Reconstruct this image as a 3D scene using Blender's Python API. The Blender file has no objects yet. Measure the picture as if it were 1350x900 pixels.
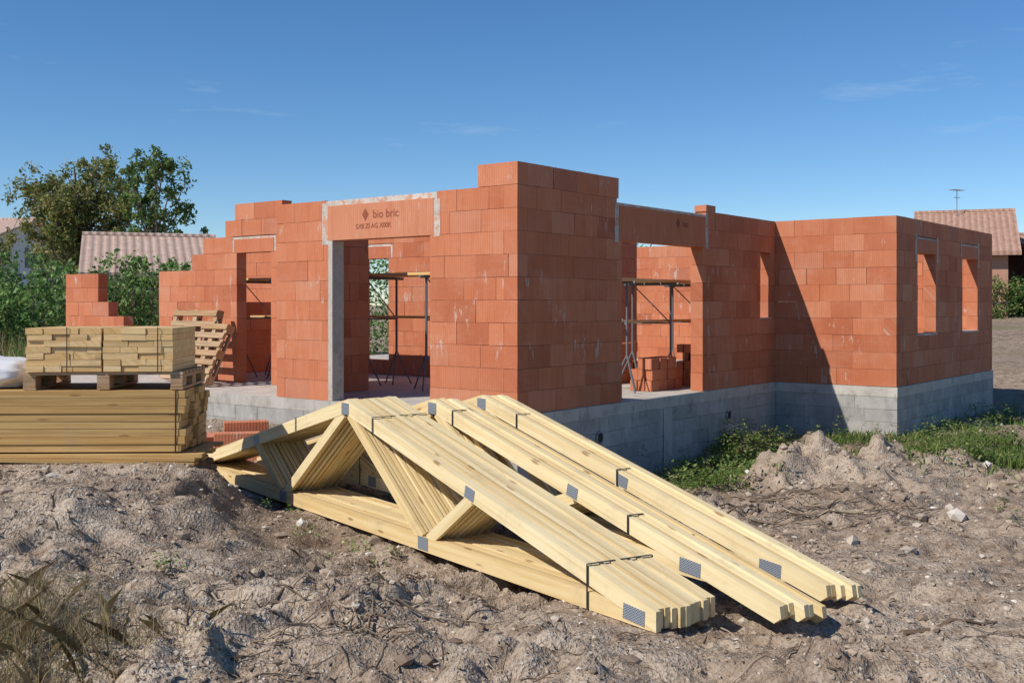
import bpy, math, random
import numpy as np
from mathutils import Vector, Matrix, noise as mnoise
random.seed(7); RNG=np.random.default_rng(7)
S=bpy.context.scene
S.view_settings.view_transform='Standard'; S.view_settings.look='None'; S.view_settings.exposure=0
def link(o,parent=None):
    S.collection.objects.link(o)
    if parent: o.parent=parent
    return o
def empty(name,loc=(0,0,0),rz=0):
    e=bpy.data.objects.new(name,None); e.location=loc; e.rotation_euler=(0,0,rz); e.empty_display_size=.3
    return link(e)
# ---------------------------------------------------------------- materials
class NT:
    def __init__(s,name):
        s.m=bpy.data.materials.new(name); s.m.use_nodes=True; s.t=s.m.node_tree; s.n=s.t.nodes
        s.b=s.n['Principled BSDF']; s.b.inputs['Roughness'].default_value=.85
        s.b.inputs['Specular IOR Level'].default_value=.25
    def N(s,typ,**k):
        x=s.n.new(typ)
        for a,b in k.items():
            if a in('op',): x.operation=b
            else: setattr(x,a,b)
        return x
    def L(s,a,b): s.t.links.new(a,b)
    def val(s,inp,v):
        if isinstance(v,bpy.types.NodeSocket): s.L(v,inp)
        else: inp.default_value=v
    def noise(s,vec,scale,detail=4,rough=.6,w=None):
        x=s.N('ShaderNodeTexNoise')
        if w is not None: x.noise_dimensions='4D'; s.L(w,x.inputs['W'])
        if vec is not None: s.L(vec,x.inputs['Vector'])
        x.inputs['Scale'].default_value=scale; x.inputs['Detail'].default_value=detail; x.inputs['Roughness'].default_value=rough
        return x.outputs['Fac']
    def ramp(s,f,stops):
        r=s.N('ShaderNodeValToRGB'); s.L(f,r.inputs[0]); e=r.color_ramp.elements
        while len(e)<len(stops): e.new(.5)
        for i,(p,c) in enumerate(stops):
            e[i].position=p; e[i].color=(c[0],c[1],c[2],1) if not isinstance(c,(int,float)) else (c,c,c,1)
        return r.outputs[0]
    def mix(s,f,a,b,mode='MIX'):
        x=s.N('ShaderNodeMix',data_type='RGBA',blend_type=mode)
        s.val(x.inputs[0],f)
        for i,v in((6,a),(7,b)):
            if isinstance(v,tuple): v=(v[0],v[1],v[2],1)
            s.val(x.inputs[i],v)
        return x.outputs[2]
    def math(s,op,a,b=0.0):
        x=s.N('ShaderNodeMath',op=op); s.val(x.inputs[0],a); s.val(x.inputs[1],b); return x.outputs[0]
    def mapping(s,vec,sc=(1,1,1),rot=(0,0,0)):
        x=s.N('ShaderNodeMapping'); s.L(vec,x.inputs[0]); x.inputs['Scale'].default_value=sc; x.inputs['Rotation'].default_value=rot; return x.outputs[0]
    def bump(s,h,strength=.5,dist=.01,nrm=None):
        x=s.N('ShaderNodeBump'); s.L(h,x.inputs['Height']); x.inputs['Strength'].default_value=strength; x.inputs['Distance'].default_value=dist
        if nrm is not None: s.L(nrm,x.inputs['Normal'])
        return x.outputs[0]
    def col(s,c):
        s.val(s.b.inputs['Base Color'],c if not isinstance(c,tuple) else (c[0],c[1],c[2],1))
    def nrm(s,n): s.L(n,s.b.inputs['Normal'])
    @property
    def obj(s): return s.N('ShaderNodeTexCoord').outputs['Object']
    @property
    def uv(s): return s.N('ShaderNodeTexCoord').outputs['UV']
    @property
    def isl(s): return s.N('ShaderNodeNewGeometry').outputs['Random Per Island']
def simple(name,c,rough=.8,metal=0,var=.12,scale=6):
    t=NT(name); n=t.noise(t.obj,scale,3)
    lo=tuple(x*(1-var) for x in c); hi=tuple(min(1,x*(1+var)) for x in c)
    t.col(t.mix(n,lo,hi)); t.b.inputs['Roughness'].default_value=rough; t.b.inputs['Metallic'].default_value=metal
    return t.m
def wood_mat(name,c1,c2,c3,knots=True,tn=1.0):
    t=NT(name); isl=t.isl; w=t.math('MULTIPLY',isl,37.0)
    v=t.mapping(t.uv,(1.2,38,1)); n=t.noise(v,1.0,4,.6,w)
    v2=t.mapping(t.uv,(1.0,3,1)); n2=t.noise(v2,2.0,2,.5,w)
    g=t.ramp(n,[(.32,c2),(.52,c1),(.8,c3)])
    q=lambda c:tuple(1-(1-x)*tn for x in c)
    tint=t.ramp(isl,[(0,q((.72,.66,.58))),(.25,q((.94,.92,.87))),(.5,(1,1,1)),(.75,q((.98,.96,.93))),(1,q((.86,.76,.60)))])
    c=t.mix(1.0,g,tint,'MULTIPLY')
    c=t.mix(t.math('MULTIPLY',t.ramp(n2,[(.5,0.),(.75,1.)]),.3),c,c2)
    if knots:
        vo=t.N('ShaderNodeTexVoronoi'); vo.voronoi_dimensions='3D'
        cb=t.N('ShaderNodeCombineXYZ'); sx=t.N('ShaderNodeSeparateXYZ'); t.L(t.mapping(t.uv,(1.6,7,1)),sx.inputs[0]); t.L(sx.outputs[0],cb.inputs[0]); t.L(sx.outputs[1],cb.inputs[1]); t.L(w,cb.inputs[2])
        t.L(cb.outputs[0],vo.inputs['Vector']); vo.inputs['Scale'].default_value=1.5
        k=t.ramp(vo.outputs['Distance'],[(.08,1.),(.14,0.)])
        c=t.mix(t.math('MULTIPLY',k,.75),c,(.26,.13,.05))
    st=t.noise(t.obj,3.0,4,.7); c=t.mix(t.ramp(st,[(.56,0.),(.75,.4)]),c,(.36,.28,.19))
    t.col(c); t.nrm(t.bump(n,.25,.004)); t.b.inputs['Roughness'].default_value=.65
    return t.m
M_truss=wood_mat('truss_timber',(.77,.635,.375),(.65,.49,.25),(.83,.73,.50))
M_lumber=wood_mat('stacked_timber',(.53,.345,.14),(.39,.225,.08),(.64,.45,.21),tn=.7)
M_board=wood_mat('sawn_board',(.74,.53,.27),(.58,.37,.16),(.82,.65,.39),False)
M_grey=wood_mat('pallet_timber',(.44,.30,.18),(.31,.20,.11),(.54,.40,.26))
def terracotta(name,dust=1.0):
    t=NT(name); o=t.obj; isl=t.isl; uv=t.uv
    base=t.ramp(isl,[(0,(.385,.115,.052)),(.18,(.48,.152,.070)),(.45,(.55,.188,.088)),(.62,(.50,.165,.078)),(.8,(.57,.205,.10)),(.93,(.57,.235,.13)),(1,(.43,.155,.09))])
    n=t.noise(o,1.7,3,.6); base=t.mix(t.ramp(n,[(.4,0.),(.7,.35)]),base,(.58,.245,.135))
    fl=t.noise(t.mapping(uv,(9,1.5,1)),1.0,3,.6,t.math('MULTIPLY',isl,20.0))
    base=t.mix(t.ramp(fl,[(.45,0.),(.8,.45)]),base,(.36,.095,.042))
    m1=t.noise(t.mapping(uv,(7.5,2.0,1)),1.0,5,.72)
    mask=t.ramp(m1,[(.59,0.),(.64,.75*dust)])
    m2=t.noise(t.mapping(uv,(.7,.9,1)),1.0,1,.5)
    mask=t.math('MULTIPLY',mask,t.ramp(m2,[(.46,0.),(.56,1.)]))
    c=t.mix(mask,base,(.56,.45,.38))
    film=t.noise(t.mapping(uv,(1.3,3.5,1)),1.0,4,.7)
    c=t.mix(t.math('MULTIPLY',t.ramp(film,[(.5,0.),(.72,1.)]),.18*dust),c,(.62,.40,.30))
    # extruded clay: fine vertical ribbing, darker colour in the rib troughs
    sx=t.N('ShaderNodeSeparateXYZ'); t.L(uv,sx.inputs[0])
    gr=t.math('SINE',t.math('MULTIPLY',sx.outputs[0],2*math.pi/.035))
    c=t.mix(t.math('MULTIPLY',t.ramp(gr,[(.1,1.),(.6,0.)]),.16),c,(.33,.09,.04))
    t.col(c)
    h=t.math('ADD',t.math('MULTIPLY',gr,.4),t.noise(o,30,2))
    t.nrm(t.bump(h,.4,.005)); t.b.inputs['Roughness'].default_value=.8
    return t.m
M_brick=terracotta('terracotta_block')
M_lint=terracotta('terracotta_lintel',.5)
M_core=simple('joint_core',(.24,.095,.055),.95)
def concrete(name,a,b,st=1.0,brick=0):
    t=NT(name); o=t.obj; n=t.noise(o,2.2,4,.65); n2=t.noise(o,35,3,.7)
    c=t.ramp(n,[(.3,a),(.7,b)])
    tint=t.ramp(t.isl,[(0,(.82,.82,.82)),(1,(1.08,1.08,1.08))]); c=t.mix(1.0,c,tint,'MULTIPLY')
    c=t.mix(t.math('MULTIPLY',t.ramp(n2,[(.45,0.),(.7,1.)]),.25*st),c,(.22,.21,.19))
    st1=t.noise(t.mapping(o,(3,3,.8)),1.0,4,.6); c=t.mix(t.ramp(st1,[(.55,0.),(.7,.4)]),c,(.62,.58,.52))
    st2=t.noise(t.mapping(o,(2.3,2.3,1.6)),1.7,4,.75); c=t.mix(t.ramp(st2,[(.52,0.),(.68,.55)]),c,(.20,.185,.16))
    if brick:
        bm_=t.noise(o,9,5,.75); c=t.mix(t.ramp(bm_,[(.50,0.),(.58,.8)]),c,(.55,.22,.12))
    t.col(c); t.nrm(t.bump(n2,.5,.008)); t.b.inputs['Roughness'].default_value=.92
    return t.m
M_conc=concrete('cast_concrete',(.42,.39,.34),(.56,.52,.46))
M_cblk=concrete('concrete_block',(.33,.32,.295),(.45,.43,.40))
M_mort=concrete('mortar',(.47,.42,.37),(.60,.54,.48),.5,brick=1)
M_mort2=concrete('bed_mortar',(.30,.28,.26),(.40,.38,.35))
M_steel=simple('galvanised_steel',(.35,.36,.37),.45,.7)
M_rust=simple('scaffold_paint',(.16,.17,.19),.6,.2)
M_black=simple('strap_plastic',(.025,.025,.028),.5)
def plate_mat():
    t=NT('nail_plate'); sx=t.N('ShaderNodeSeparateXYZ'); t.L(t.uv,sx.inputs[0])
    a=t.math('SINE',t.math('MULTIPLY',sx.outputs[0],2*math.pi/.022)); b=t.math('SINE',t.math('MULTIPLY',sx.outputs[1],2*math.pi/.015))
    k=t.ramp(t.math('MULTIPLY',a,b),[(.15,0.),(.35,1.)])
    t.col(t.mix(k,(.33,.37,.42),(.07,.08,.11))); t.b.inputs['Metallic'].default_value=.35; t.b.inputs['Roughness'].default_value=.5
    return t.m
M_plate=plate_mat()
def soil_mat():
    t=NT('soil'); o=t.obj
    n1=t.noise(o,.55,3,.6); n2=t.noise(o,6,5,.75); n3=t.noise(o,50,2,.7)
    c=t.ramp(n1,[(.36,(.285,.212,.152)),(.5,(.385,.300,.222)),(.62,(.475,.390,.300))])
    sx=t.N('ShaderNodeSeparateXYZ'); t.L(o,sx.inputs[0])
    rt=t.ramp(t.math('ADD',t.math('MULTIPLY',sx.outputs[0],.10),t.math('MULTIPLY',n1,.6)),[(.38,0.),(.75,.5)])
    c=t.mix(rt,c,(.265,.192,.138))
    # pale sand heaps beside the foundation
    ds=t.N('ShaderNodeVectorMath',operation='DISTANCE'); t.L(t.mapping(o,(1,1,0)),ds.inputs[0]); ds.inputs[1].default_value=(3.9,12.6,0)
    c=t.mix(t.ramp(t.math('ADD',t.math('MULTIPLY',ds.outputs['Value'],.3),t.math('MULTIPLY',n2,.5)),[(.45,.75),(.85,0.)]),c,(.46,.37,.28))
    c=t.mix(t.ramp(n2,[(.36,.8),(.51,0.)]),c,(.155,.108,.076))
    c=t.mix(t.ramp(n2,[(.53,0.),(.68,.6)]),c,(.55,.47,.38))
    vo=t.N('ShaderNodeTexVoronoi'); t.L(o,vo.inputs['Vector']); vo.inputs['Scale'].default_value=42
    sep=t.N('ShaderNodeSeparateColor'); t.L(vo.outputs['Color'],sep.inputs[0])
    peb=t.math('MULTIPLY',t.ramp(sep.outputs[0],[(.60,0.),(.64,1.)]),t.ramp(vo.outputs['Distance'],[(.25,1.),(.5,0.)]))
    gm=t.ramp(t.noise(o,1.3,2,.6),[(.4,.15),(.58,1.)])
    peb=t.math('MULTIPLY',peb,gm)
    c=t.mix(t.math('MULTIPLY',peb,.85),c,t.mix(sep.outputs[1],(.24,.20,.175),(.72,.66,.59)))
    c=t.mix(t.ramp(n3,[(.36,.6),(.5,0.)]),c,(.14,.10,.072))
    far=t.math('MULTIPLY',t.ramp(t.math('DIVIDE',sx.outputs[1],100.0),[(.26,0.),(.36,1.)]),t.ramp(t.noise(o,.2,3),[(.52,0.),(.62,.6)]))
    c=t.mix(far,c,(.16,.18,.07))
    t.col(c)
    h=t.math('ADD',t.math('MULTIPLY',n2,1.3),t.math('ADD',t.math('MULTIPLY',n3,.4),t.math('MULTIPLY',peb,.25)))
    t.nrm(t.bump(h,.85,.045)); t.b.inputs['Roughness'].default_value=.97; t.b.inputs['Specular IOR Level'].default_value=.1
    return t.m
M_soil=soil_mat()
def isl_mat(name,stops):
    t=NT(name); t.col(t.ramp(t.isl,stops)); t.b.inputs['Roughness'].default_value=.95; return t.m
M_clod=isl_mat('clod',[(0,(.17,.12,.085)),(.4,(.32,.245,.18)),(.75,(.43,.35,.27)),(.92,(.52,.45,.37)),(1,(.70,.65,.59))])
M_litter=isl_mat('bark_litter',[(0,(.07,.045,.03)),(.5,(.16,.108,.072)),(.85,(.30,.22,.15)),(1,(.52,.43,.32))])
def leaf_mat(name,stops,tr=.35):
    t=NT(name); c=t.ramp(t.isl,stops); t.col(c); t.b.inputs['Roughness'].default_value=.6
    tl=t.N('ShaderNodeBsdfTranslucent'); t.L(c,tl.inputs['Color'])
    mx=t.N('ShaderNodeMixShader'); mx.inputs[0].default_value=tr
    t.L(t.b.outputs[0],mx.inputs[1]); t.L(tl.outputs[0],mx.inputs[2]); t.L(mx.outputs[0],t.n['Material Output'].inputs[0])
    return t.m
M_leaf=leaf_mat('leaves',[(0,(.06,.12,.03)),(.5,(.13,.21,.055)),(.85,(.21,.28,.085)),(1,(.32,.29,.12))])
M_leaf2=leaf_mat('autumn_leaves',[(0,(.10,.145,.04)),(.5,(.21,.24,.075)),(.85,(.33,.30,.10)),(1,(.42,.30,.12))])
M_shrub=leaf_mat('shrub_leaves',[(0,(.06,.13,.035)),(.5,(.14,.26,.065)),(.9,(.24,.37,.12)),(1,(.40,.39,.18))])
M_weed=leaf_mat('weed_leaves',[(0,(.08,.135,.032)),(.5,(.145,.225,.05)),(.85,(.22,.285,.075)),(1,(.40,.35,.17))])
M_dry=leaf_mat('dry_grass',[(0,(.20,.145,.075)),(.6,(.34,.265,.14)),(.9,(.46,.38,.22)),(1,(.18,.19,.07))],.2)
M_bark=simple('bark',(.17,.13,.10),.95)
M_twig=isl_mat('root_twigs',[(0,(.12,.083,.057)),(.6,(.24,.178,.125)),(1,(.42,.34,.25))])
# ---------------------------------------------------------------- mesh builder
class MB:
    def __init__(s): s.v=[];s.f=[];s.mi=[];s.uv=[];s.mats=[]
    def m(s,mat):
        if mat not in s.mats: s.mats.append(mat)
        return s.mats.index(mat)
    def add(s,vs,fs,mat,d=(1,0,0)):
        d=Vector(d).normalized(); up=Vector((0,0,1)) if abs(d.z)<.9 else Vector((1,0,0))
        p1=d.cross(up).normalized(); p2=p1.cross(d).normalized()
        b=len(s.v); i=s.m(mat); vs=[Vector(x) for x in vs]; s.v+=[tuple(x) for x in vs]
        for f in fs:
            s.f.append([b+k for k in f]); s.mi.append(i)
            for k in f: s.uv.append((vs[k].dot(d),vs[k].dot(p2)+vs[k].dot(p1)))
    def box(s,a,b,mat,d=(1,0,0),M=None,j=0):
        x0,y0,z0=a;x1,y1,z1=b
        vs=[Vector(p) for p in((x0,y0,z0),(x1,y0,z0),(x1,y1,z0),(x0,y1,z0),(x0,y0,z1),(x1,y0,z1),(x1,y1,z1),(x0,y1,z1))]
        if j: vs=[p+Vector((random.uniform(-j,j),random.uniform(-j,j),random.uniform(-j,j))) for p in vs]
        if M is not None: vs=[M@p for p in vs]; d=(M.to_3x3()@Vector(d))
        s.add(vs,[(0,3,2,1),(4,5,6,7),(0,1,5,4),(1,2,6,5),(2,3,7,6),(3,0,4,7)],mat,d)
    def prism(s,poly,y0,y1,mat,d=(1,0,0)):
        n=len(poly); vs=[(x,y0,z) for x,z in poly]+[(x,y1,z) for x,z in poly]
        fs=[tuple(range(n)),tuple(range(2*n-1,n-1,-1))]+[(i,i+n,(i+1)%n+n,(i+1)%n) for i in range(n)]
        s.add(vs,fs,mat,d)
    def tube(s,pts,rad,mat,seg=6,cap=True):
        pts=[Vector(p) for p in pts]
        if not hasattr(rad,'__len__'): rad=[rad]*len(pts)
        vs=[]
        for i,p in enumerate(pts):
            t=(pts[min(i+1,len(pts)-1)]-pts[max(i-1,0)]).normalized()
            a=t.cross(Vector((0,0,1)) if abs(t.z)<.9 else Vector((1,0,0))).normalized(); b=t.cross(a)
            for k in range(seg):
                an=2*math.pi*k/seg; vs.append(p+(a*math.cos(an)+b*math.sin(an))*rad[i])
        fs=[]
        for i in range(len(pts)-1):
            for k in range(seg):
                fs.append((i*seg+k,i*seg+(k+1)%seg,(i+1)*seg+(k+1)%seg,(i+1)*seg+k))
        if cap: fs.append(tuple(range(seg-1,-1,-1))); fs.append(tuple(range((len(pts)-1)*seg,len(pts)*seg)))
        s.add(vs,fs,mat,pts[-1]-pts[0])
    def obj(s,name,parent=None,loc=None,rz=None,smooth=False,bevel=0):
        me=bpy.data.meshes.new(name); me.from_pydata(s.v,[],s.f)
        for m in s.mats: me.materials.append(m)
        me.polygons.foreach_set('material_index',s.mi)
        u=me.uv_layers.new(name='UVMap'); u.data.foreach_set('uv',[c for p in s.uv for c in p])
        if smooth: me.polygons.foreach_set('use_smooth',[True]*len(me.polygons))
        me.update(); o=bpy.data.objects.new(name,me); link(o,parent)
        if loc: o.location=loc
        if rz is not None: o.rotation_euler=(0,0,rz)
        if bevel:
            bm=o.modifiers.new('b','BEVEL'); bm.width=bevel; bm.segments=1; bm.limit_method='ANGLE'
        return o
def quads_obj(name,V,mat,parent=None,nv=4):
    n=V.shape[0]; me=bpy.data.meshes.new(name); me.vertices.add(n*nv); me.vertices.foreach_set('co',V.reshape(-1).astype(np.float32))
    me.loops.add(n*nv); me.loops.foreach_set('vertex_index',np.arange(n*nv,dtype=np.int32))
    me.polygons.add(n); me.polygons.foreach_set('loop_start',np.arange(0,n*nv,nv,dtype=np.int32))
    me.update(calc_edges=True); me.validate(); me.materials.append(mat)
    o=bpy.data.objects.new(name,me); return link(o,parent)
# ---------------------------------------------------------------- terrain
TAB=RNG.random((256,256))
def vnoise(x,y):
    xi=np.floor(x).astype(int); yi=np.floor(y).astype(int); fx=x-xi; fy=y-yi
    fx=fx*fx*(3-2*fx); fy=fy*fy*(3-2*fy)
    g=lambda a,b:TAB[a%256,b%256]
    return (g(xi,yi)*(1-fx)+g(xi+1,yi)*fx)*(1-fy)+(g(xi,yi+1)*(1-fx)+g(xi+1,yi+1)*fx)*fy-.5
def rot(x,y,a): return x*math.cos(a)-y*math.sin(a),x*math.sin(a)+y*math.cos(a)
CP=np.array([(-3,4,.60),(-1.5,4.5,.50),(0,4.5,.42),(1.5,4.5,.36),(3,4.5,.38),(4.5,5,.36),
(-3,6,.68),(-2,6.5,.60),(-1,6.5,.40),(0,6.0,.36),(.76,5.6,.33),(1.5,5.7,.30),(1.9,6.2,.30),(3,6.5,.33),(4.5,7,.3),
(-2.6,8.5,.82),(-3.5,8.3,.8),(-4.5,8.5,.82),(-3.5,9.3,.8),(-5,10,.75),(-2.6,7.6,.76),(-4,7.2,.76),
(-1.3,8.3,.34),(-2,9.3,.34),(-2.9,10.6,.36),(-3.3,11.3,.36),(-.3,7.2,.34),(-.6,8.8,.3),(-1.9,8.2,.45),
(0,9,.25),(1,9,.2),(2,8,.22),(3,9.5,.2),(5,10,.2),(7,12,.15),
(.5,12.3,-.1),(1.5,13.5,-.25),(2.2,14.9,-.25),(3,15.8,-.15),(4,17,-.03),(5,16.9,0),(6.1,16.6,0),(7.5,18.5,0),(9.5,21.3,0),
(-.8,12.7,.2),(-2.5,14,.35),(-4,15.5,.4),(-6,17,.5),(-8,20,.55),(3,12,.08),(5,13.5,.08),
(8,15,.05),(12,20,.1),(15,27,.6),(20,40,1.3),(25,50,1.6),(5,25,.3),(0,22,.3),
(0,35,.5),(-15,30,.6),(-20,45,.8),(0,60,.9),(30,70,1.7),(-40,60,1),(15,90,1.4),(60,60,1.4),(-80,100,1),(0,150,1),(100,150,1)])
def seg_dist(x,y,a,b):
    ax,ay=a;bx,by=b; dx,dy=bx-ax,by-ay; t=np.clip(((x-ax)*dx+(y-ay)*dy)/(dx*dx+dy*dy),0,1)
    return np.hypot(x-ax-t*dx,y-ay-t*dy)
def ground(x,y):
    x=np.asarray(x,float); y=np.asarray(y,float)
    num=np.zeros_like(x); den=np.zeros_like(x)
    for cx,cy,cz in CP:
        sc=.25+.03*max(0,cy-8)
        w=1/((x-cx)**2+(y-cy)**2+sc*sc); w=w*w*(1+.12*max(0,cy-6))**1.5; num+=w*cz; den+=w
    z=num/den
    near=np.clip((30-y)/12,0,1)
    wx=x+.5*vnoise(x*.8,y*.8)+.12*vnoise(x*4,y*4); wy=y+.5*vnoise(x*.8+9,y*.8+4)+.12*vnoise(x*4+7,y*4+1)
    amp=.8+1.1*np.clip(vnoise(x*.4+3,y*.4)+.3,0,1)
    r1=rot(wx,wy,.6); r2=rot(wx,wy,1.3); r3=rot(wx,wy,2.1)
    fine=np.clip(.4+1.6*(vnoise(x*1.1+11,y*1.1)+.25),.25,1.5)
    n=.14*vnoise(wx*.9,wy*.9)+.11*vnoise(r1[0]*2.1+5,r1[1]*2.1)+.08*(.5-np.abs(vnoise(r2[0]*3.7,r2[1]*3.7+7))*2)+.06*vnoise(r3[0]*8,r3[1]*8)+fine*(.034*vnoise(r1[0]*15,r1[1]*15)+.026*vnoise(r2[0]*27,r2[1]*27)+.016*vnoise(r3[0]*43,r3[1]*43))
    z=z+n*amp*near*.85-.05*near
    for mx,my,h,r in((3.5,12.6,.44,.5),(4.4,12.9,.34,.42),(3.0,12.2,.26,.36),(4.0,11.6,.18,.45),(5.3,13.0,.18,.5),(-.95,5.75,.13,.4),(1.55,4.9,.16,.35),(-2.9,6.9,.12,.5),(-2.2,7.4,.12,.35),(.3,5.0,.06,.5),(6.5,15.3,.12,.7)):
        d=np.hypot(x-mx,y-my)/r
        z=z+h*np.exp(-d*d)*(1+.9*vnoise(x*5,y*5)+.5*vnoise(x*13,y*13))
    d=np.minimum(seg_dist(x,y,(-3.0,11.3),(1.0,5.8)),seg_dist(x,y,(-2.0,11.8),(1.8,6.3)))
    k=np.clip(1-(d-.35)/.5,0,1); z=np.where(k>0,z*(1-k)+np.minimum(z,.335+.3*(z-.335)*(z<.335))*k,z)
    px=np.clip((-2.5-x)/.25,0,1)*np.clip((y-8.25)/.25,0,1)*np.clip((9.9-y)/.3,0,1)*np.clip((x+7)/.5,0,1)
    z=z*(1-px)+.79*px
    return z
def gz(x,y): return float(ground(np.array([x]),np.array([y]))[0])
def axis(segs):
    out=[segs[0][0]]
    for a,b,d0,d1 in segs:
        t=a
        while t<b-1e-6:
            f=(t-a)/(b-a); t=min(b,t+d0*(1-f)+d1*f); out.append(t)
    return np.array(out)
xr=axis([(0,4,.026,.034),(4,10,.034,.12),(10,40,.12,2),(40,1500,3,150)])
xs=np.concatenate([-xr[:0:-1],xr])
ys=axis([(-60,2,8,.3),(2,4,.2,.026),(4,9,.02,.045),(9,20,.045,.14),(20,60,.15,1.5),(60,2500,2,200)])
X,Y=np.meshgrid(xs,ys); Z=ground(X,Y)
ny,nx=X.shape; idx=np.arange(nx*ny).reshape(ny,nx)
F=np.stack([idx[:-1,:-1],idx[:-1,1:],idx[1:,1:],idx[1:,:-1]],-1).reshape(-1,4)
me=bpy.data.meshes.new('ground'); me.vertices.add(nx*ny); me.vertices.foreach_set('co',np.stack([X,Y,Z],-1).reshape(-1).astype(np.float32))
me.loops.add(F.size); me.loops.foreach_set('vertex_index',F.reshape(-1).astype(np.int32)); me.polygons.add(len(F)); me.polygons.foreach_set('loop_start',np.arange(0,F.size,4,dtype=np.int32))
me.update(calc_edges=True); me.polygons.foreach_set('use_smooth',[True]*len(F)); me.materials.append(M_soil)
link(bpy.data.objects.new('ground',me))
import bmesh
bm=bmesh.new(); bmesh.ops.create_icosphere(bm,subdivisions=1,radius=1); ico_v=np.array([v.co[:] for v in bm.verts]); ico_f=np.array([[v.index for v in f.verts] for f in bm.faces]); bm.free()
def scatter_pts(n,y0,y1,pw=1.0,xm=.56):
    u=RNG.random(n); yy=y0*(y1/y0)**u; xx=(RNG.random(n)*2-1)*xm*yy
    return xx,yy
def inside_building(x,y):
    dx=x-.062; dy=y-12.55; a=dx*.6143+dy*.7891; w=-dx*.7891+dy*.6143
    return ((a>-.05)&(w>-.05)&(a<13)&(w<12.5))|((a>7.05)&(a<13)&(w>-2.1)&(w<1))
n=22000; xx,yy=scatter_pts(n,3.9,22); keep=~inside_building(xx,yy); dens=vnoise(xx*1.2,yy*1.2)+RNG.random(n)*.6; keep&=dens>.08
xx=xx[keep];yy=yy[keep]; zz=ground(xx,yy); n=len(xx)
sz=.005+.018*RNG.random(n)**2.6+(RNG.random(n)>.97)*RNG.random(n)*.045; sz*=np.clip(yy/7,.8,1.7)
V=ico_v[None]*(1+.6*(RNG.random((n,len(ico_v),1))-.5))*sz[:,None,None]*(np.array([1,1,.65])*(1+.7*(RNG.random((n,3))-.5)))[:,None,:]
an=RNG.random(n)*6.28; c,s_=np.cos(an)[:,None],np.sin(an)[:,None]
V=np.stack([V[...,0]*c-V[...,1]*s_,V[...,0]*s_+V[...,1]*c,V[...,2]],-1)+np.stack([xx,yy,zz+sz*.1],-1)[:,None,:]
FF=(ico_f[None]+(np.arange(n)*len(ico_v))[:,None,None]).reshape(-1,3)
me=bpy.data.meshes.new('stones'); me.from_pydata(V.reshape(-1,3).tolist(),[],FF.tolist()); me.materials.append(M_clod); link(bpy.data.objects.new('stones',me))
n=16000; xx,yy=scatter_pts(n,3.9,15); keep=~inside_building(xx,yy)&(vnoise(xx*.7+20,yy*.7)+vnoise(xx*3,yy*3)*.5+RNG.random(n)*.4+.06*xx/np.maximum(yy,1)*7>.06); xx=xx[keep];yy=yy[keep];n=len(xx); zz=ground(xx,yy)+.004
an=RNG.random(n)*6.28; L=(.006+.022*RNG.random(n)**2)*np.clip(yy/7,.8,1.6); W=L*(.15+.3*RNG.random(n))
a=np.stack([np.cos(an),np.sin(an),(RNG.random(n)-.5)*.7],-1)*L[:,None]; b=np.stack([-np.sin(an),np.cos(an),(RNG.random(n)-.5)*.9],-1)*W[:,None]; P=np.stack([xx,yy,zz],-1)
quads_obj('bark_litter',np.stack([P-a-b,P+a-b*.6,P+a*.8+b,P-a+b],1),M_litter)
mb=MB()
def twig(x,y,L,r,a,wob=.25,lift=.02):
    xs_=[];ys_=[];h=a;px,py=x,y
    for i in range(7):
        xs_.append(px);ys_.append(py); h+=random.uniform(-wob,wob); px+=math.cos(h)*L/6; py+=math.sin(h)*L/6
    zz=ground(np.array(xs_),np.array(ys_))
    pts=[(xs_[i],ys_[i],zz[i]+r*.6+random.uniform(0,lift)) for i in range(7)]
    mb.tube(pts,[r*(1-.1*i) for i in range(7)],M_twig,5)
tx,ty=scatter_pts(700,4.2,10.5)
for x,y in zip(tx,ty):
    if vnoise(np.array([x*.9]),np.array([y*.9]))[0]>-.1: twig(x,y,random.uniform(.06,.35),random.uniform(.0015,.005),random.gauss(.25,.7),.4,.02)
for i in range(55): twig(random.uniform(1.9,3.5),random.uniform(9.4,11.3),random.uniform(.5,1.1),random.uniform(.004,.011),random.gauss(.1,.35),.3,.04)
for i in range(90): twig(random.uniform(-1.7,-.6),random.uniform(5.1,6.7),random.uniform(.15,.45),random.uniform(.002,.008),random.gauss(.4,.7),.45,.04)
twig(2.15,5.9,.55,.018,.2,.1,.0)
mb.obj('tree_roots')
# ---------------------------------------------------------------- grass / weeds
def blades(name,xx,yy,h,w,mat,lean=.5,parent=None):
    n=len(xx); zz=ground(xx,yy)-.01; an=RNG.random(n)*6.283; hh=h*(.4+.9*RNG.random(n)); ww=w*(.6+.8*RNG.random(n)); la=RNG.random(n)*6.283; ll=lean*RNG.random(n)*hh
    P=np.stack([xx,yy,zz],-1); side=np.stack([np.cos(an),np.sin(an),0*an],-1)*ww[:,None]
    m=P+np.stack([np.cos(la)*ll*.35,np.sin(la)*ll*.35,hh*.6],-1); t=P+np.stack([np.cos(la)*ll,np.sin(la)*ll,hh],-1)
    V=np.stack([P-side*.5,P+side*.5,m+side*.4,t,m-side*.4],1)
    return quads_obj(name,V,mat,parent,5)
def patch(n,cx,cy,rx,ry,clump=3,thr=0.):
    x=cx+rx*RNG.normal(size=n)*.5; y=cy+ry*RNG.normal(size=n)*.5
    k=(vnoise(x*clump,y*clump)+RNG.random(n)*.25-.12>thr)&~inside_building(x,y)&((x-3.7)**2/1.1+(y-12.6)**2/.5>1); return x[k],y[k]
gx=[];gy=[]
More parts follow.
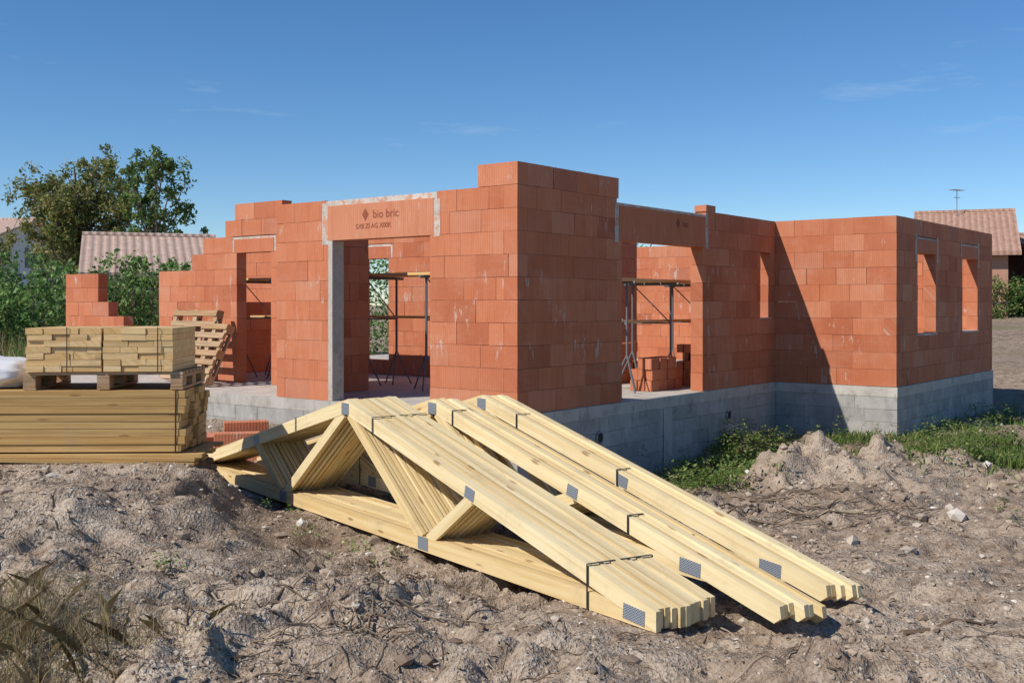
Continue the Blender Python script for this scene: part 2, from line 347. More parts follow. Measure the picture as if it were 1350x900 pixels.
for a in((13000,7.6,15.3,3.2,2.6),(6000,3.3,14.9,1.2,1.6),(2600,2.6,13.3,.8,.9),(7000,9.5,18.5,3,3),(1800,4.6,16.2,1.2,.6),(3500,10,14.8,3,2.2),(5500,6.6,13.6,2.4,1.3)):
    x,y=patch(*a,clump=2.2,thr=-.06); gx.append(x);gy.append(y)
gx=np.concatenate(gx);gy=np.concatenate(gy); blades('grass',gx,gy,.13,.014,M_weed,.9)
def weeds(name,pts,mat,hs=.3,L=1.0):
    V=[]
    zz=ground(np.array([p[0] for p in pts]),np.array([p[1] for p in pts]))
    for (x,y),z in zip(pts,zz):
        h=hs*random.uniform(.4,1.3)
        for k in range(int(26)):
            t=random.random(); a=random.random()*6.28; r=(.25+.5*(1-t))*h*random.random()
            c=Vector((x+math.cos(a)*r,y+math.sin(a)*r,z+h*t+.02)); s=random.uniform(.018,.04)*L
            d=Vector((math.cos(a),math.sin(a),random.uniform(-.3,.8))).normalized(); q=d.cross(Vector((random.uniform(-.4,.4),random.uniform(-.4,.4),1))).normalized()
            V.append([c,c+d*s*.8+q*s*.45,c+d*s*1.9,c+d*s*.8-q*s*.45])
    return quads_obj(name,np.array([[list(p) for p in f] for f in V]),mat)
pts=[]
for a in((170,3.0,14.0,1.1,1.8,.34),(130,3.7,16.2,1.2,.8,.4),(70,2.3,12.4,.7,.8,.3),(190,7.3,15.6,2.6,1.6,.35),(140,8.7,18.6,2.2,2.2,.5),(70,5.9,13.2,1.8,.7,.3)):
    x,y=patch(*a[:5],clump=2,thr=-.1); pts+=list(zip(x,y))
weeds('weeds',pts,M_weed,.28)
weeds('low_weeds',[(-1.05,7.75),(-1.2,7.9),(-.85,7.55),(-1.75,8.6),(-2.0,8.8),(-2.2,9.1),(-2.0,6.25),(-2.05,6.2),(-1.95,6.3),(-1.1,7.7),(-1.55,8.3),(-2.4,9.4),(-1.3,7.6),(-.95,7.4),(-1.6,8.0),(4.6,10.2),(4.7,10.3),(5.2,11.3),(5.3,11.2),(4.2,9.0)],M_weed,.11,.6)
x,y=patch(4200,-2.3,4.8,.7,.6,2,-.3); blades('dry_grass',x,y,.17,.0028,M_dry,1.7)
x,y=patch(700,-1.3,7.2,1.2,.6,2,.05); blades('dry_grass_tufts',x,y,.07,.003,M_dry,1.4)
# ---------------------------------------------------------------- building
TH=math.atan2(.7891,.6143)
B=empty('brick_house',(.062,12.55,.77),TH)
CH=.27
def blockwall(mb,p,along,length,z0,nc,openings=(),t=.2,trim0=(0,0),trim1=(0,0),mat=None,bl=.5,ch=CH,core=M_core,g=.0018,top=None,jit=.003,ph=0.):
    mat=mat or M_brick
    def P(s,d,z): return (p[0]+s,p[1]+d,z) if along=='x' else (p[0]+d,p[1]+s,z)
    dvec=(1,0,0) if along=='x' else (0,1,0)
    for c in range(nc):
        za=z0+c*ch; zb=za+ch; par=c%2
        ivs=[(trim0[par],length-trim1[par])]
        if top: ivs=top(c,ivs)
        for (o0,o1,b0,b1) in openings:
            if zb>b0+.02 and za<b1-.02:
                new=[]
                for a,b in ivs:
                    if o1<=a or o0>=b: new.append((a,b)); continue
                    if o0>a+.03: new.append((a,o0))
                    if o1<b-.03: new.append((o1,b))
                ivs=new
        for a,b in ivs:
            A=P(a+.012,.010,za-.001 if c else za);Bb=P(b-.012,t-.010,zb-.004 if c<nc-1 else zb-.012)
            mb.box(A,Bb,core,dvec)
            sh=random.uniform(-.07,.07)
            s=math.floor((a-ph)/bl)*bl+ph+(bl/2 if par else 0)-bl+sh
            cuts=[a]
            while s<b:
                if s>a+.09 and s<b-.09: cuts.append(s)
                s+=bl
            cuts.append(b)
            for e0,e1 in zip(cuts[:-1],cuts[1:]):
                j=random.uniform(-jit,jit); gg=random.choice([.001,.001,.0015,.004]); gv=g*random.uniform(.6,1.4)
                A=P(e0+(gg if e0>a else 0),j,za+gv);Bb=P(e1-(gg if e1<b else 0),t+j,zb-gv)
                mb.box(A,Bb,mat,dvec,j=.0015)
wb=MB()
blockwall(wb,(0,0),'y',4.28,0,10,[(1.37,3.155,0,2.16),(1.25,3.28,2.16,2.7)],trim0=(0,.2),trim1=(0,.2),ph=.12)
blockwall(wb,(0,0),'y',.6,2.7,1,trim0=(0,0))
blockwall(wb,(0,4.08),'x',1.4,0,10,trim0=(.2,0))
blockwall(wb,(0,0),'x',7.13,0,10,[(2.28,4.55,0,2.16),(2.16,4.68,2.16,2.7),(6.55,6.95,1.08,2.16)],trim0=(.2,0),ph=.2)
blockwall(wb,(.2,0),'x',2.0,2.7,1)
blockwall(wb,(4.66,0),'x',.3,2.7,1,ch=.1)
blockwall(wb,(7.13,-2.03),'y',2.03+.2,0,10,trim0=(0,.2))
blockwall(wb,(7.13,-2.03),'x',5.72,0,10,[(1.05,2.03,.81,2.16),(.95,2.15,2.16,2.43),(3.65,4.65,.81,2.16),(3.55,4.75,2.16,2.43)],trim0=(.2,0),trim1=(0,.2),ph=.1)
blockwall(wb,(12.65,-2.03),'y',10.0,0,10,[(4.0,5.2,.81,2.16)],trim0=(.2,0),trim1=(0,.2))
blockwall(wb,(8.0,7.77),'x',4.85,0,10,trim1=(.2,0))
blockwall(wb,(4.4,3.0),'y',9.0,0,10,[(3.40,4.10,.27,2.16),(3.30,4.2,2.16,2.43)])
blockwall(wb,(4.6,3.0),'x',3.0,0,10,[(1.0,1.9,0,2.16)])
blockwall(wb,(7.13,.2),'y',1.3,0,10)
def stair(c,ivs):
    a,b=ivs[0]
    if c<=6: return [(a,b)]
    if c==7: return [(a,4.13)]
    if c==8: return [(a,3.81)]
    return [(a,3.2)]
blockwall(wb,(1.4,4.08),'y',5.10,0,10,[(2.02,2.90,0,2.16),(1.9,3.02,2.16,2.43)],top=stair)
blockwall(wb,(1.4,4.08),'y',3.0,2.7,1,top=lambda c,i:[(1.75,2.95)])
blockwall(wb,(1.4,10.3),'y',2.0,0,7,top=lambda c,i:[(0.0,2.0)] if c<4 else([(.5,2.0)] if c==4 else [(.85,2.0)]))
blockwall(wb,(1.6,9.0),'x',2.8,0,5)
wb.obj('walls',B)
lb=MB()
def lintel(a,b,z0,z1,along,off,t=.2,tz=None,rim=.05):
    def bx(s0,s1,d0,d1,za,zb,mat):
        if along=='y': lb.box((off+d0,s0,za),(off+d1,s1,zb),mat,(0,1,0))
        else: lb.box((s0,off+d0,za),(s1,off+d1,zb),mat,(1,0,0))
    bx(a+.004,b-.004,.002,t-.002,z0,z1-.012,M_mort)
    tz=tz or z1-.05
    bx(a+rim,b-rim,-.006,t+.006,z0-.004,tz,M_lint)
lintel(1.25,3.28,2.16,2.7,'y',0,tz=2.62)
lintel(2.16,4.68,2.16,2.66,'x',0,tz=2.61)
lintel(8.08,9.28,2.16,2.43,'x',-2.03); lintel(10.68,11.88,2.16,2.43,'x',-2.03)
lintel(6.30,7.2,2.16,2.43,'y',4.4); lintel(5.98,7.1,2.16,2.43,'y',1.4)
lb.box((-.004,3.135,0),(.204,3.215,2.155),M_conc,(0,0,1))
lb.box((-.0035,3.20,2.10),(.0,3.34,2.66),M_mort); lb.box((-.0035,1.20,2.14),(.0,1.32,2.6),M_mort)
for s in(8.18,10.78): lb.box((s-.04,-2.045,.78),(s+1.05,-1.84,.812),M_mort)
for s0 in(8.05,9.2,10.66,11.8): lb.box((s0,-2.036,2.0),(s0+.09,-2.03,2.46),M_mort)
lb.box((2.10,-.006,2.12),(2.20,-.0,2.64),M_mort); lb.box((4.63,-.006,2.14),(4.72,0,2.68),M_mort)
lb.box((6.50,-.008,1.06),(7.0,.19,1.083),M_mort)
lb.obj('lintels',B,bevel=.003)
M_ink=simple('stencil_ink',(.27,.08,.045),.9)
def lettering(txt,size,M):
    cu=bpy.data.curves.new('lintel_lettering','FONT'); cu.body=txt; cu.size=size; cu.extrude=.0006; cu.offset=.0015; cu.align_x='CENTER'
    o=bpy.data.objects.new('lintel_lettering',cu); cu.materials.append(M_ink); link(o,B); o.matrix_local=M
R1=Matrix(((0,0,-1,-.0075),(-1,0,0,2.25),(0,1,0,2.42),(0,0,0,1)))
lettering("\u2666 bio bric",.15,R1)
R2=Matrix(((0,0,-1,-.0075),(-1,0,0,2.36),(0,1,0,2.29),(0,0,0,1))); lettering("5X8 ZI AG X00R",.09,R2)
R3=Matrix(((1,0,0,3.9),(0,0,-1,-.0075),(0,1,0,2.42),(0,0,0,1))); lettering("\u2666 bio",.14,R3)
# foundation
fb=MB()
fb.box((.0,.0,-.16),(12.83,12.3,-.002),M_conc)
fb.box((7.15,-2.01,-.16),(12.83,-.002,-.002),M_conc)
blockwall(fb,(-.015,-.015),'y',12.35,-1.36,6,mat=M_cblk,ch=.2,core=M_mort2,trim0=(0,.2),ph=.0,g=.002)
blockwall(fb,(-.015,-.015),'x',7.12,-1.36,6,mat=M_cblk,ch=.2,core=M_mort2,trim0=(.2,0),g=.002)
blockwall(fb,(7.115,-2.045),'y',2.03,-1.36,6,mat=M_cblk,ch=.2,core=M_mort2,trim0=(0,.2),g=.002)
blockwall(fb,(7.115,-2.045),'x',5.75,-1.36,6,mat=M_cblk,ch=.2,core=M_mort2,trim0=(.2,0),g=.002)
fb.box((-.019,-.019,-.16),(-.001,12.33,-.006),M_conc,(0,1,0)); fb.box((.0,-.019,-.16),(7.11,-.003,-.006),M_conc)
fb.box((7.111,-2.049,-.16),(7.14,-.02,-.006),M_conc,(0,1,0)); fb.box((7.142,-2.049,-.16),(12.86,-2.02,-.006),M_conc)
fb.box((3.35,-.026,-1.3),(3.58,-.021,-.165),M_conc,(0,0,1))
fb.obj('foundation',B)
vb=MB()
for s in(1.7,5.35):
    ring=[(s+.075*math.cos(t*math.pi/8),-.034,-.42+.075*math.sin(t*math.pi/8)) for t in range(17)]
    vb.tube(ring,.014,M_steel,6,False)
    vb.tube([(s,-.030,-.42),(s,-.017,-.42)],.062,M_black,16)
vb.obj('foundation_vents',B)
# ---------------------------------------------------------------- interior site objects
def toW(a,w,z): return Vector((.062+.6143*a-.7891*w,12.55+.7891*a+.6143*w,.77+z))
def trestle(name,a,w,length,rot,h):
    mb=MB()
    for s in(0,length*.5,length):
        for q in(-.35,.35):
            mb.tube([(s,q,.5),(s,q,h)],.02,M_rust)
            for k in(0,2.09,4.19): mb.tube([(s,q,.55),(s+.25*math.cos(k),q+.25*math.sin(k),0)],.013,M_rust,5)
        mb.tube([(s,-.5,h),(s,.5,h)],.025,M_rust); mb.tube([(s,-.35,h*.62),(s,.35,h*.62)],.015,M_rust)
        mb.tube([(s,-.35,h*.62),(s,.35,h)],.01,M_rust,5)
    for q in(-.45,-.15,.15):
        mb.box((-.35+random.uniform(-.1,.1),q,h+.026),(length+.35+random.uniform(-.1,.1),q+.27,h+.066),M_board,j=.006)
    mb.box((-.2,-.3,h*.62+.016),(length+.3,-.05,h*.62+.05),M_board,j=.006)
    return mb.obj(name,None,toW(a,w,0),TH+rot)
trestle('trestle_scaffold',2.5,3.4,2.6,math.pi/2,1.72)
trestle('trestle_scaffold',2.6,6.1,1.8,math.pi/2,1.70)
trestle('trestle_scaffold',3.7,1.15,2.6,0,1.62)
def brickpile(name,a,w,nx,ny,nz,dx=.22,dy=.11,dz=.16,stagger=True):
    mb=MB()
    for k in range(nz):
        for i in range(nx):
            for j in range(ny):
                if k>0 and stagger and random.random()<.35*k/nz+.1*(i==nx-1): continue
                M=Matrix.Translation((i*(dx+.02)+random.uniform(-.02,.02),j*(dy+.02),k*(dz+.003)))@Matrix.Rotation(random.uniform(-.06,.06),4,'Z')
                t=.015
                mb.box((0,0,0),(dx,t,dz),M_brick,M=M);mb.box((0,dy-t,0),(dx,dy,dz),M_brick,M=M)
                for q in range(4):
                    x=q*(dx-t)/3; mb.box((x,t+.001,.001),(x+t,dy-t-.001,dz-.001),M_brick,(0,1,0),M=M)
    return mb.obj(name,None,toW(a,w,.001),TH+random.uniform(-.1,.1))
brickpile('hollow_brick_pile',4.0,.55,4,3,3); brickpile('hollow_brick_pile',5.3,.5,3,3,5,.2,.1,.13)
brickpile('hollow_brick_pile',4.9,1.8,5,2,4); brickpile('hollow_brick_pile',3.6,3.3,5,3,2)
def pallet(name,loc,rz,tilt,W=1.2,D=.8,rollx=0,z=None):
    mb=MB()
    for k in range(7): mb.box((0,k*D/6.6,.12),(W,k*D/6.6+.09,.142),M_grey,j=.003)
    for x in(0,W/2-.05,W-.1):
        mb.box((x,0,.098),(x+.1,D,.119),M_grey,(0,1,0),j=.002)
        for y in(0,D/2-.07,D-.14): mb.box((x+.002,y,.022),(x+.098,y+.14,.097),M_grey,j=.002)
        mb.box((x,0,0),(x+.1,D,.021),M_grey,(0,1,0),j=.002)
    o=mb.obj(name,None,loc); o.rotation_euler=(tilt,rollx,rz); return o
p=toW(.95,8.3,.02); pallet('wooden_pallet',p,TH-math.pi/2,math.radians(76),1.2,1.2)
p=toW(.62,7.25,.02); pallet('wooden_pallet',p,TH-math.pi/2-.12,math.radians(66),.8,1.0)
mb=MB()
for i,(x,y,r,z) in enumerate([(-3.35,12.1,.2,0),(-3.7,12.4,.5,0),(-3.0,11.95,-.2,0),(-3.3,12.35,.3,.1)]):
    M=Matrix.Translation((x,y,gz(x,y)+z-.06))@Matrix.Rotation(r,4,'Z')@Matrix.Rotation(.15*(i%3),4,'X'); mb.box((0,0,0),(.5,.2,.25),M_brick,M=M)
mb.obj('terracotta_blocks',bevel=.004)
# ---------------------------------------------------------------- roof trusses
TR=math.atan2(-.807,.591)
def truss_bundle(name,off,shift,cnt,tail=0.0,z0=.345,straps=(),pitch=.0390,half=3.5,fan=0.0):
    mb=MB(); H=.975; sl=.247; ct=.108; T=.0345
    L=half
    hb=L-tail; zb=sl*tail
    for i in range(cnt):
        y0=i*pitch+random.uniform(0,.003); y1=y0+T; dx=(random.uniform(-.03,.03)+fan*i) if i else 0; dz=random.uniform(-.007,.003)
        X=lambda p:[(a+dx,b+dz) for a,b in p]
        for sgn in(1,-1):
            if tail: tc=[(0.001*sgn,H),(0.001*sgn,H-ct),((L-.05)*sgn,H-ct-sl*(L-.05)),(L*sgn,H-ct*.55-sl*L),((L-.01)*sgn,H-sl*(L-.01))]
            else: tc=[(0.001*sgn,H),(0.001*sgn,H-ct),(L*sgn,H-ct-sl*L),(L*sgn,H-sl*L)]
            if sgn<0: tc=tc[::-1]
            mb.prism(X(tc),y0,y1,M_truss,(sgn,0,-sl))
        xi=(H-ct-.1-zb)/sl
        xe=min(L,(H-ct-zb-.002)/sl)
        bc=[(-xe,zb),(xe,zb),(xi-.01,zb+.1),(-xi+.01,zb+.1)]
        mb.prism(X(bc),y0+.0005,y1-.0005,M_truss,(1,0,0))
        def web(p,q,wd=.082):
            p=Vector((p[0],0,p[1]));q=Vector((q[0],0,q[1])); d=(q-p).normalized(); nn=Vector((-d.z,0,d.x))*wd/2
            poly=[(p-nn),(q-nn),(q+nn),(p+nn)]; poly=[(v.x,v.z) for v in poly]
            mb.prism(X(poly),y0+.003,y1-.003,M_truss,d)
        b=hb/3
        for sg in(1,-1):
            web((sg*(b-.03),zb+.085),(sg*.05,H-ct+.0)); web((sg*(b+.06),zb+.085),(sg*L*.5,H-ct-sl*L*.5+.01))
        if i in(0,cnt-1):
            ya,yb=(y0-.003,y0-.0002) if i==0 else (y1+.0002,y1+.003)
            for sg in(1,-1):
                for cx,cz,w,h,ang in((sg*b,zb+.055,.13,.09,0),(sg*L*.5,H-ct*.55-sl*L*.5,.11,.08,-sg*math.atan(sl)),(sg*(hb-.17 if not tail else hb-.12),zb+.058,.17,.082,-sg*math.atan(sl)*.3)):
                    M=Matrix.Translation((cx+dx,0,cz+dz))@Matrix.Rotation(-ang,4,'Y'); mb.box((-w/2,ya,-h/2),(w/2,yb,h/2),M_plate,M=M)
            mb.box((-.06+dx,ya,H-.12),(.06+dx,yb,H-.03),M_plate)
    W=cnt*pitch
    for s,kind in straps:
        zt=H-sl*abs(s)+.004; zl=-.004+zb if kind=='full' else H-sl*abs(s)-ct-.006
        e=.0075; t=.002; y0=-.005; y1=W+.003
        tl=-sl*e*(1 if s>0 else -1); k=random.uniform(-.03,.03); k2=-sl*k*(1 if s>0 else -1)
        mb.add([(s-e,y0-t,zl),(s+e,y0-t,zl),(s+e,y0-t,zt+tl),(s-e,y0-t,zt-tl)],[(0,1,2,3)],M_black)
        mb.add([(s-e,y1,zl),(s+e,y1,zl),(s+e+k,y1,zt+tl+k2),(s-e+k,y1,zt-tl+k2)],[(3,2,1,0)],M_black)
        mb.add([(s-e,y0-t,zt-tl+.002),(s+e,y0-t,zt+tl+.002),(s+e+k,y1,zt+tl+.002+k2),(s-e+k,y1,zt-tl+.002+k2)],[(0,1,2,3)],M_black)
        mb.add([(s-e,y0-t,zl),(s+e,y0-t,zl),(s+e,y1,zl),(s-e,y1,zl)],[(3,2,1,0)],M_black)
    loc=Vector((-1.313,8.475,z0))+Vector((.807,.591,0))*off+Vector((.591,-.807,0))*shift
    return mb.obj(name,None,loc,TR)
truss_bundle('roof_truss_bundle',0,0,12,0,.345,[(2.95,'full'),(.45,'top'),(-.9,'top')])
truss_bundle('roof_truss_bundle',.60,.33,5,.55,.34,[(2.3,'top'),(.3,'top'),(-1.2,'full')],fan=.012)
truss_bundle('roof_truss_bundle',.865,.30,2,.55,.30,[(2.6,'top')],fan=.05)
truss_bundle('roof_truss_bundle',1.17,.19,5,.3,.335,[(1.7,'top'),(.5,'top')],fan=.03)
# ---------------------------------------------------------------- timber stack
mb=MB()
for layer in range(8):
    z=layer*.0625
    for r in range(6):
        xe=random.uniform(-.03,.03)
        mb.box((-3.6,r*.15+random.uniform(-.006,.004)*(r==0),z+.10),(xe,r*.15+.143,z+.10+.0595),M_lumber,j=.0025)
for layer in range(3):
    for r in range(5):
        xe=random.uniform(-.1,.12)+.05*layer; M=Matrix.Rotation(.012*(2-layer),4,'Y')
        mb.box((-3.7,r*.17-.06-.02*(2-layer),layer*.03),(xe,r*.17+.10-.02*(2-layer),layer*.03+.026),M_lumber,j=.003,M=M)
def strap_loop(mb,x,y0,y1,z0,z1,e=.006):
    for p,q in(((y0,z0),(y0,z1)),((y0,z1),(y1,z1)),((y1,z1),(y1,z0)),((y1,z0),(y0,z0))):
        mb.add([(x-e,p[0],p[1]),(x+e,p[0],p[1]),(x+e,q[0],q[1]),(x-e,q[0],q[1])],[(0,1,2,3)],M_black)
strap_loop(mb,-.06,-.011,.90,.09,.606); strap_loop(mb,-2.4,-.011,.90,.09,.606)
o=mb.obj('timber_stack',None,(-2.68,8.78,.765)); o.rotation_euler=(0,math.radians(.3),math.radians(4))
pallet('wooden_pallet',(-3.96,8.72,1.372),math.radians(4),0,1.27,.85)
mb=MB()
def endstack(x0,x1,nl,z0,dep=.82,th=.049,ws=(.14,.2,.28)):
    for l in range(nl):
        x=x0+random.uniform(0,.012)
        while x<x1-.03:
            w=min(random.choice(ws),x1-x)
            if x1-x-w<.05: w=x1-x
            y=random.uniform(-.009,.011)
            mb.box((x,y,z0+l*(th+.002)),(x+w-.004,y+dep,z0+l*(th+.002)+th),M_board,(0,1,0) if random.random()<.3 else (1,0,0),j=.0015); x+=w
endstack(0,.60,7,0); endstack(.605,1.17,7,0)
for x in(.33,1.05): strap_loop(mb,x,-.014,.86,-.004,.362,.004)
o=mb.obj('board_stack',None,(-3.93,8.70,1.518)); o.rotation_euler=(0,0,math.radians(4))
bm=bmesh.new(); bmesh.ops.create_icosphere(bm,subdivisions=4,radius=1)
for v in bm.verts:
    d=v.co.copy(); k=1+.16*mnoise.noise(d*2.2)+.11*abs(mnoise.noise(d*5+Vector((3,1,2))))+.06*mnoise.noise(d*12)
    v.co=Vector((d.x*.34*k,d.y*.25*k,max(-.11,d.z*.14*k)))
me=bpy.data.meshes.new('plastic_sack'); bm.to_mesh(me); bm.free(); me.polygons.foreach_set('use_smooth',[True]*len(me.polygons)); me.materials.append(simple('white_plastic',(.62,.63,.66),.35,0,.1,8))
o=bpy.data.objects.new('plastic_sack',me); o.location=(-4.28,9.0,1.49); link(o)
# ---------------------------------------------------------------- vegetation
def leaf_cloud(centers,radii,per,size,flat=1.0):
    out=[]
    for c,r in zip(centers,radii):
        n=int(per*random.uniform(.7,1.3)); d=RNG.normal(size=(n,3)); d/=np.linalg.norm(d,axis=1)[:,None]; rr=RNG.random(n)**.5*(1+.4*RNG.random(n))
        P=np.array(c)+d*rr[:,None]*np.array([r,r,r*flat]); 
        a=RNG.normal(size=(n,3)); a/=np.linalg.norm(a,axis=1)[:,None]; b=np.cross(a,RNG.normal(size=(n,3))); b/=np.linalg.norm(b,axis=1)[:,None]
        s=size*(.6+.8*RNG.random(n))[:,None]
        out.append(np.stack([P-a*s,P-b*s*.5,P+a*s,P+b*s*.5],1))
    return np.concatenate(out)
def tree(name,x,y,H,blobs,per,size,mat,trunk=.2,flat=1,nq=9):
    z=gz(x,y); e=empty(name,(x,y,z)); mb=MB()
    tp=[(0,0,-.2),(.1,.05,H*.25),(-.05,0,H*.5),(.1,.1,H*.75),(0,0,H*.93)]
    mb.tube(tp,[trunk,trunk*.8,trunk*.6,trunk*.35,trunk*.1],M_bark,8)
    cs=[];rs=[]
    for bx,by,bz,r in blobs:
        k=max(.15,min(.85,(bz-.12*H)/H*.85)); s=Vector((0,0,H*k*.85)); mid=(s+Vector((bx,by,bz)))/2+Vector((0,0,-.1*H*.3))
        mb.tube([s,mid,(bx,by,bz)],[trunk*.35,trunk*.22,.02],M_bark,5)
        for q in range(nq):
            d=Vector((random.gauss(0,1),random.gauss(0,1),random.gauss(0,.8)))*r*.75
            c=Vector((bx,by,bz))+d; cs.append(tuple(c)); rs.append(r*random.uniform(.25,.5)); mb.tube([(bx,by,bz),c],[.02,.008],M_bark,4,False)
    mb.obj('trunk_and_limbs',e); quads_obj('foliage',leaf_cloud(cs,rs,per,size,flat),mat,e)
def rb(n,rx,rz,zc,r0,r1):
    out=[]
    for i in range(n):
        while 1:
            p=(random.uniform(-1,1),random.uniform(-1,1),random.uniform(-1,1))
            if p[0]**2+p[1]**2+p[2]**2<1: break
        out.append((p[0]*rx,p[1]*rx,zc+p[2]*rz,random.uniform(r0,r1)))
    return out
tree('broadleaf_tree',-18.3,45,7.6,rb(34,2.1,2.7,4.9,.6,1.0),66,.085,M_leaf2,.25)
tree('broadleaf_tree',-14.0,42,7.6,rb(20,1.15,3.0,4.6,.4,.7),42,.085,M_leaf,.15)
tree('broadleaf_tree',-25.6,50,5.6,rb(12,1.3,1.7,3.8,.6,.9),60,.09,M_leaf2,.18)
cs=[];rs=[];st=MB()
for i in range(440):
    x=random.uniform(-17,-7.0); y=random.uniform(22.5,28)
    d=((x-.062)*.6143+(y-12.55)*.7891,-(x-.062)*.7891+(y-12.55)*.6143)
    if d[0]>-.5 and d[1]<12.8: continue
    g=.58; top=1.95+.3*math.sin(x*1.3)+random.uniform(-.5,.45)+(.5 if x/y<-.41 else 0)*(y-22)/6
    for k in range(5):
        cs.append((x+random.gauss(0,.15),y+random.gauss(0,.15),g+top*(.15+.85*k/4.3))); rs.append(random.uniform(.18,.36)*(1.15-.16*k))
    st.tube([(x,y,g-.1),(x+.1,y,g+top)],[.015,.005],M_bark,4,False)
for i in range(170):
    x=random.uniform(-7.5,4); y=random.uniform(32,35)
    for k in range(5): cs.append((x,y+random.gauss(0,.2),.5+3.0*(.1+.9*k/4))); rs.append(random.uniform(.35,.6))
e=empty('shrub_thicket'); quads_obj('foliage',leaf_cloud(cs,rs,30,.06,1.2),M_shrub,e); st.obj('stems',e)
x=RNG.uniform(-15,-8,2200); y=RNG.uniform(20.5,23.5,2200); k=~inside_building(x,y); blades('tall_grass',x[k],y[k],.9,.012,M_dry,.5)
x=RNG.uniform(-16,-7,2500); y=RNG.uniform(20.5,24,2500); k=~inside_building(x,y); blades('tall_grass',x[k],y[k],.8,.02,M_shrub,.5)
cs=[];rs=[]
for i in range(620):
    x=random.uniform(19,34); y=random.uniform(46.0,47.4); z=1.3+random.uniform(.1,1.75); cs.append((x,y,z)); rs.append(random.uniform(.25,.4))
quads_obj('hedge',leaf_cloud(cs,rs,40,.07),M_leaf)
cs=[];rs=[]
for i in range(240):
    x=random.uniform(-75,-20); y=random.uniform(88,96); cs.append((x,y,1+random.uniform(0,3.2)+math.sin(x*.4))); rs.append(random.uniform(.9,1.5))
quads_obj('distant_trees',leaf_cloud(cs,rs,50,.22),M_leaf)
# ---------------------------------------------------------------- houses
def tile_mat(name,c1,c2):
    t=NT(name); isl=t.isl; uv=t.uv; sx=t.N('ShaderNodeSeparateXYZ'); t.L(uv,sx.inputs[0])
    n=t.noise(t.mapping(uv,(4,4,1)),1.2,4,.7); c=t.ramp(n,[(.3,c1),(.7,c2)])
    a=t.math('SINE',t.math('MULTIPLY',sx.outputs[0],2*math.pi/.26)); b=t.math('FRACT',t.math('MULTIPLY',sx.outputs[1],2.6))
    c=t.mix(t.math('MULTIPLY',t.ramp(a,[(.0,1.),(.45,0.)]),.3),c,(.16,.09,.065)); t.col(c)
    t.nrm(t.bump(t.math('ADD',a,b),.4,.03)); return t.m
M_tile=tile_mat('roof_tiles',(.34,.18,.125),(.50,.33,.25)); M_tile2=tile_mat('pale_roof_tiles',(.42,.28,.22),(.58,.44,.36))
M_wallw=simple('white_render',(.68,.66,.62)); M_wallp=simple('ochre_render',(.42,.23,.16)); M_glass=simple('dark_glass',(.04,.05,.06),.15)
def house(name,x,y,z,rz,L,D,wh,rh,wall,tile,ov=.5):
    e=empty(name,(x,y,z),rz); mb=MB()
    mb.box((-L/2,-D/2,-1),(L/2,D/2,wh),wall)
    for s in(1,-1): mb.add([(s*L/2,-D/2,wh),(s*L/2,D/2,wh),(s*L/2,0,wh+rh)],[(0,1,2) if s>0 else(2,1,0)],wall)
    mb.obj('walls',e)
    rf=MB(); t=.16; k=rh/(D/2); zo=wh-k*ov+.02
    for s in(1,-1):
        vs=[(-L/2-ov,s*(D/2+ov),zo),(L/2+ov,s*(D/2+ov),zo),(L/2+ov,0,wh+rh+.02),(-L/2-ov,0,wh+rh+.02)]
        vs+=[(a,b,c+t) for a,b,c in vs]; fs=[(0,1,2,3),(7,6,5,4),(0,4,5,1),(1,5,6,2),(3,7,4,0)]
        rf.add(vs,fs,tile,(1,0,0))
    rf.tube([(-L/2-ov,0,wh+rh+t),(L/2+ov,0,wh+rh+t)],.11,tile,8)
    rf.obj('roof',e)
    wn=MB()
    for q in(-L*.3,0,L*.3):
        if L>5 or q==0:
            wn.box((q-.6,-D/2-.03,wh-1.8),(q+.6,-D/2-.004,wh-.6),M_glass); wn.box((q-.7,-D/2-.05,wh-1.88),(q+.7,-D/2-.032,wh-1.8),M_wallw)
    wn.box((L/2+.004,-.6,wh-1.6),(L/2+.03,.6,wh-.4),M_glass)
    wn.obj('windows',e)
house('white_house',-33.2,66,1.2,math.radians(-8),8,8,4.7,1.2,M_wallw,M_tile2)
house('tiled_house',-12.6,37.5,.6,math.radians(20),3.6,6.5,2.45,1.25,M_wallw,M_tile2,.4)
house('gabled_house',21.4,51,1.3,math.radians(-22),3.4,8.5,3.1,1.9,M_wallp,M_tile)
house('roadside_house',29.2,52,1.3,math.radians(-4),9,8,2.6,1.4,M_wallp,M_tile)
mb=MB(); mb.tube([(0,0,0),(0,0,1.4)],.02,M_steel); mb.tube([(-.4,0,1.35),(.4,0,1.35)],.015,M_steel)
for q in range(5): mb.tube([(-.35+.17*q,-.2,1.35),(-.35+.17*q,.2,1.35)],.012,M_steel,4)
mb.tube([(-.22,0,1.0),(.22,0,1.0)],.015,M_steel)
mb.obj('tv_aerial',None,(20.9,50.6,6.1),.5)
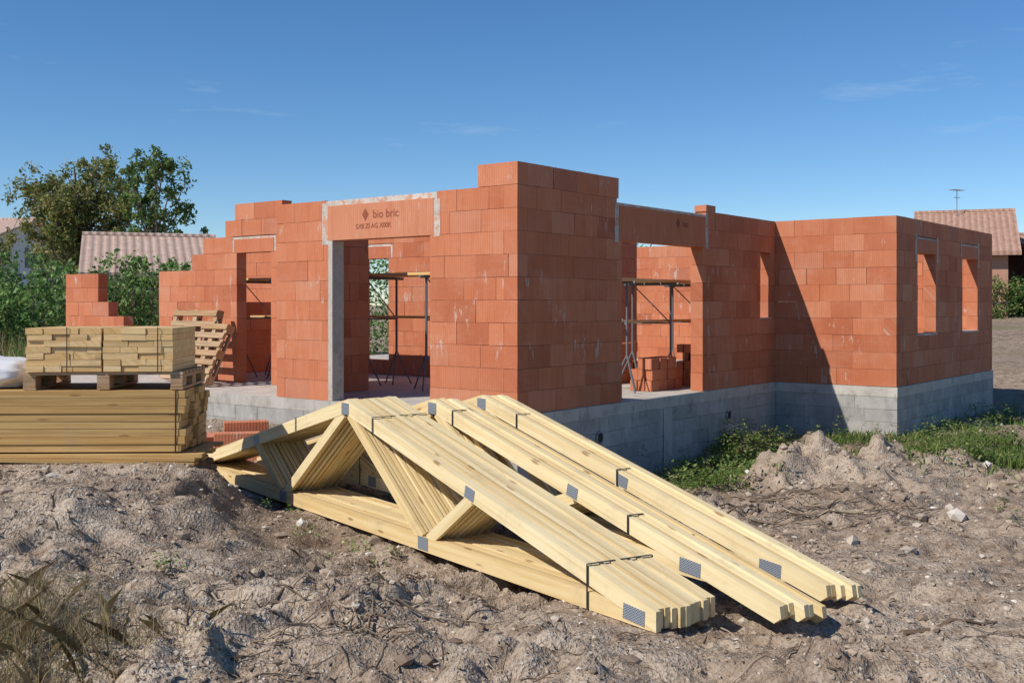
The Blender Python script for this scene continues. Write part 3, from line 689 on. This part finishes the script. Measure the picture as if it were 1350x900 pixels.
# ---------------------------------------------------------------- light, sky, camera
Ld=Vector((.855,.513,-.95)).normalized()
sun=bpy.data.lights.new('sun','SUN'); sun.energy=4.9; sun.angle=math.radians(.5); sun.color=(1,.935,.845)
so=bpy.data.objects.new('sun',sun); link(so); so.rotation_euler=Ld.to_track_quat('-Z','Y').to_euler(); so.location=(0,0,30)
w=bpy.data.worlds.new('World'); S.world=w; w.use_nodes=True; nt=w.node_tree
sky=nt.nodes.new('ShaderNodeTexSky'); sky.sky_type='NISHITA'; sky.sun_disc=False
sd=-Ld; sky.sun_elevation=math.asin(sd.z); sky.sun_rotation=math.atan2(sd.x,sd.y); sky.altitude=1500; sky.air_density=1.0; sky.dust_density=0.0; sky.ozone_density=4.5
hs=nt.nodes.new('ShaderNodeHueSaturation'); hs.inputs['Saturation'].default_value=1.18
nt.links.new(sky.outputs[0],hs.inputs['Color'])
tc=nt.nodes.new('ShaderNodeTexCoord'); mp=nt.nodes.new('ShaderNodeMapping'); mp.inputs['Scale'].default_value=(2.2,2.2,14); mp.inputs['Rotation'].default_value=(0,.12,0); mp.inputs['Location'].default_value=(.7,.2,.4)
nt.links.new(tc.outputs['Generated'],mp.inputs[0]); nz=nt.nodes.new('ShaderNodeTexNoise'); nt.links.new(mp.outputs[0],nz.inputs[0]); nz.inputs['Scale'].default_value=1.6; nz.inputs['Detail'].default_value=6; nz.inputs['Roughness'].default_value=.62
rp=nt.nodes.new('ShaderNodeValToRGB'); nt.links.new(nz.outputs[0],rp.inputs[0]); rp.color_ramp.elements[0].position=.61; rp.color_ramp.elements[0].color=(0,0,0,1); rp.color_ramp.elements[1].position=.85; rp.color_ramp.elements[1].color=(.4,.4,.4,1)
mx=nt.nodes.new('ShaderNodeMix'); mx.data_type='RGBA'; nt.links.new(rp.outputs[0],mx.inputs[0]); nt.links.new(hs.outputs[0],mx.inputs[6]); mx.inputs[7].default_value=(6,6.4,7,1)
nt.links.new(mx.outputs[2],nt.nodes['Background'].inputs[0]); nt.nodes['Background'].inputs[1].default_value=.12
cam=bpy.data.cameras.new('cam'); co=bpy.data.objects.new('cam',cam); link(co); S.camera=co
co.location=(0,0,2.06); co.rotation_euler=(math.radians(90),0,0); cam.sensor_width=36; cam.lens=1420/1350*36; cam.shift_y=-48/1350; cam.clip_end=5000; cam.clip_start=.1
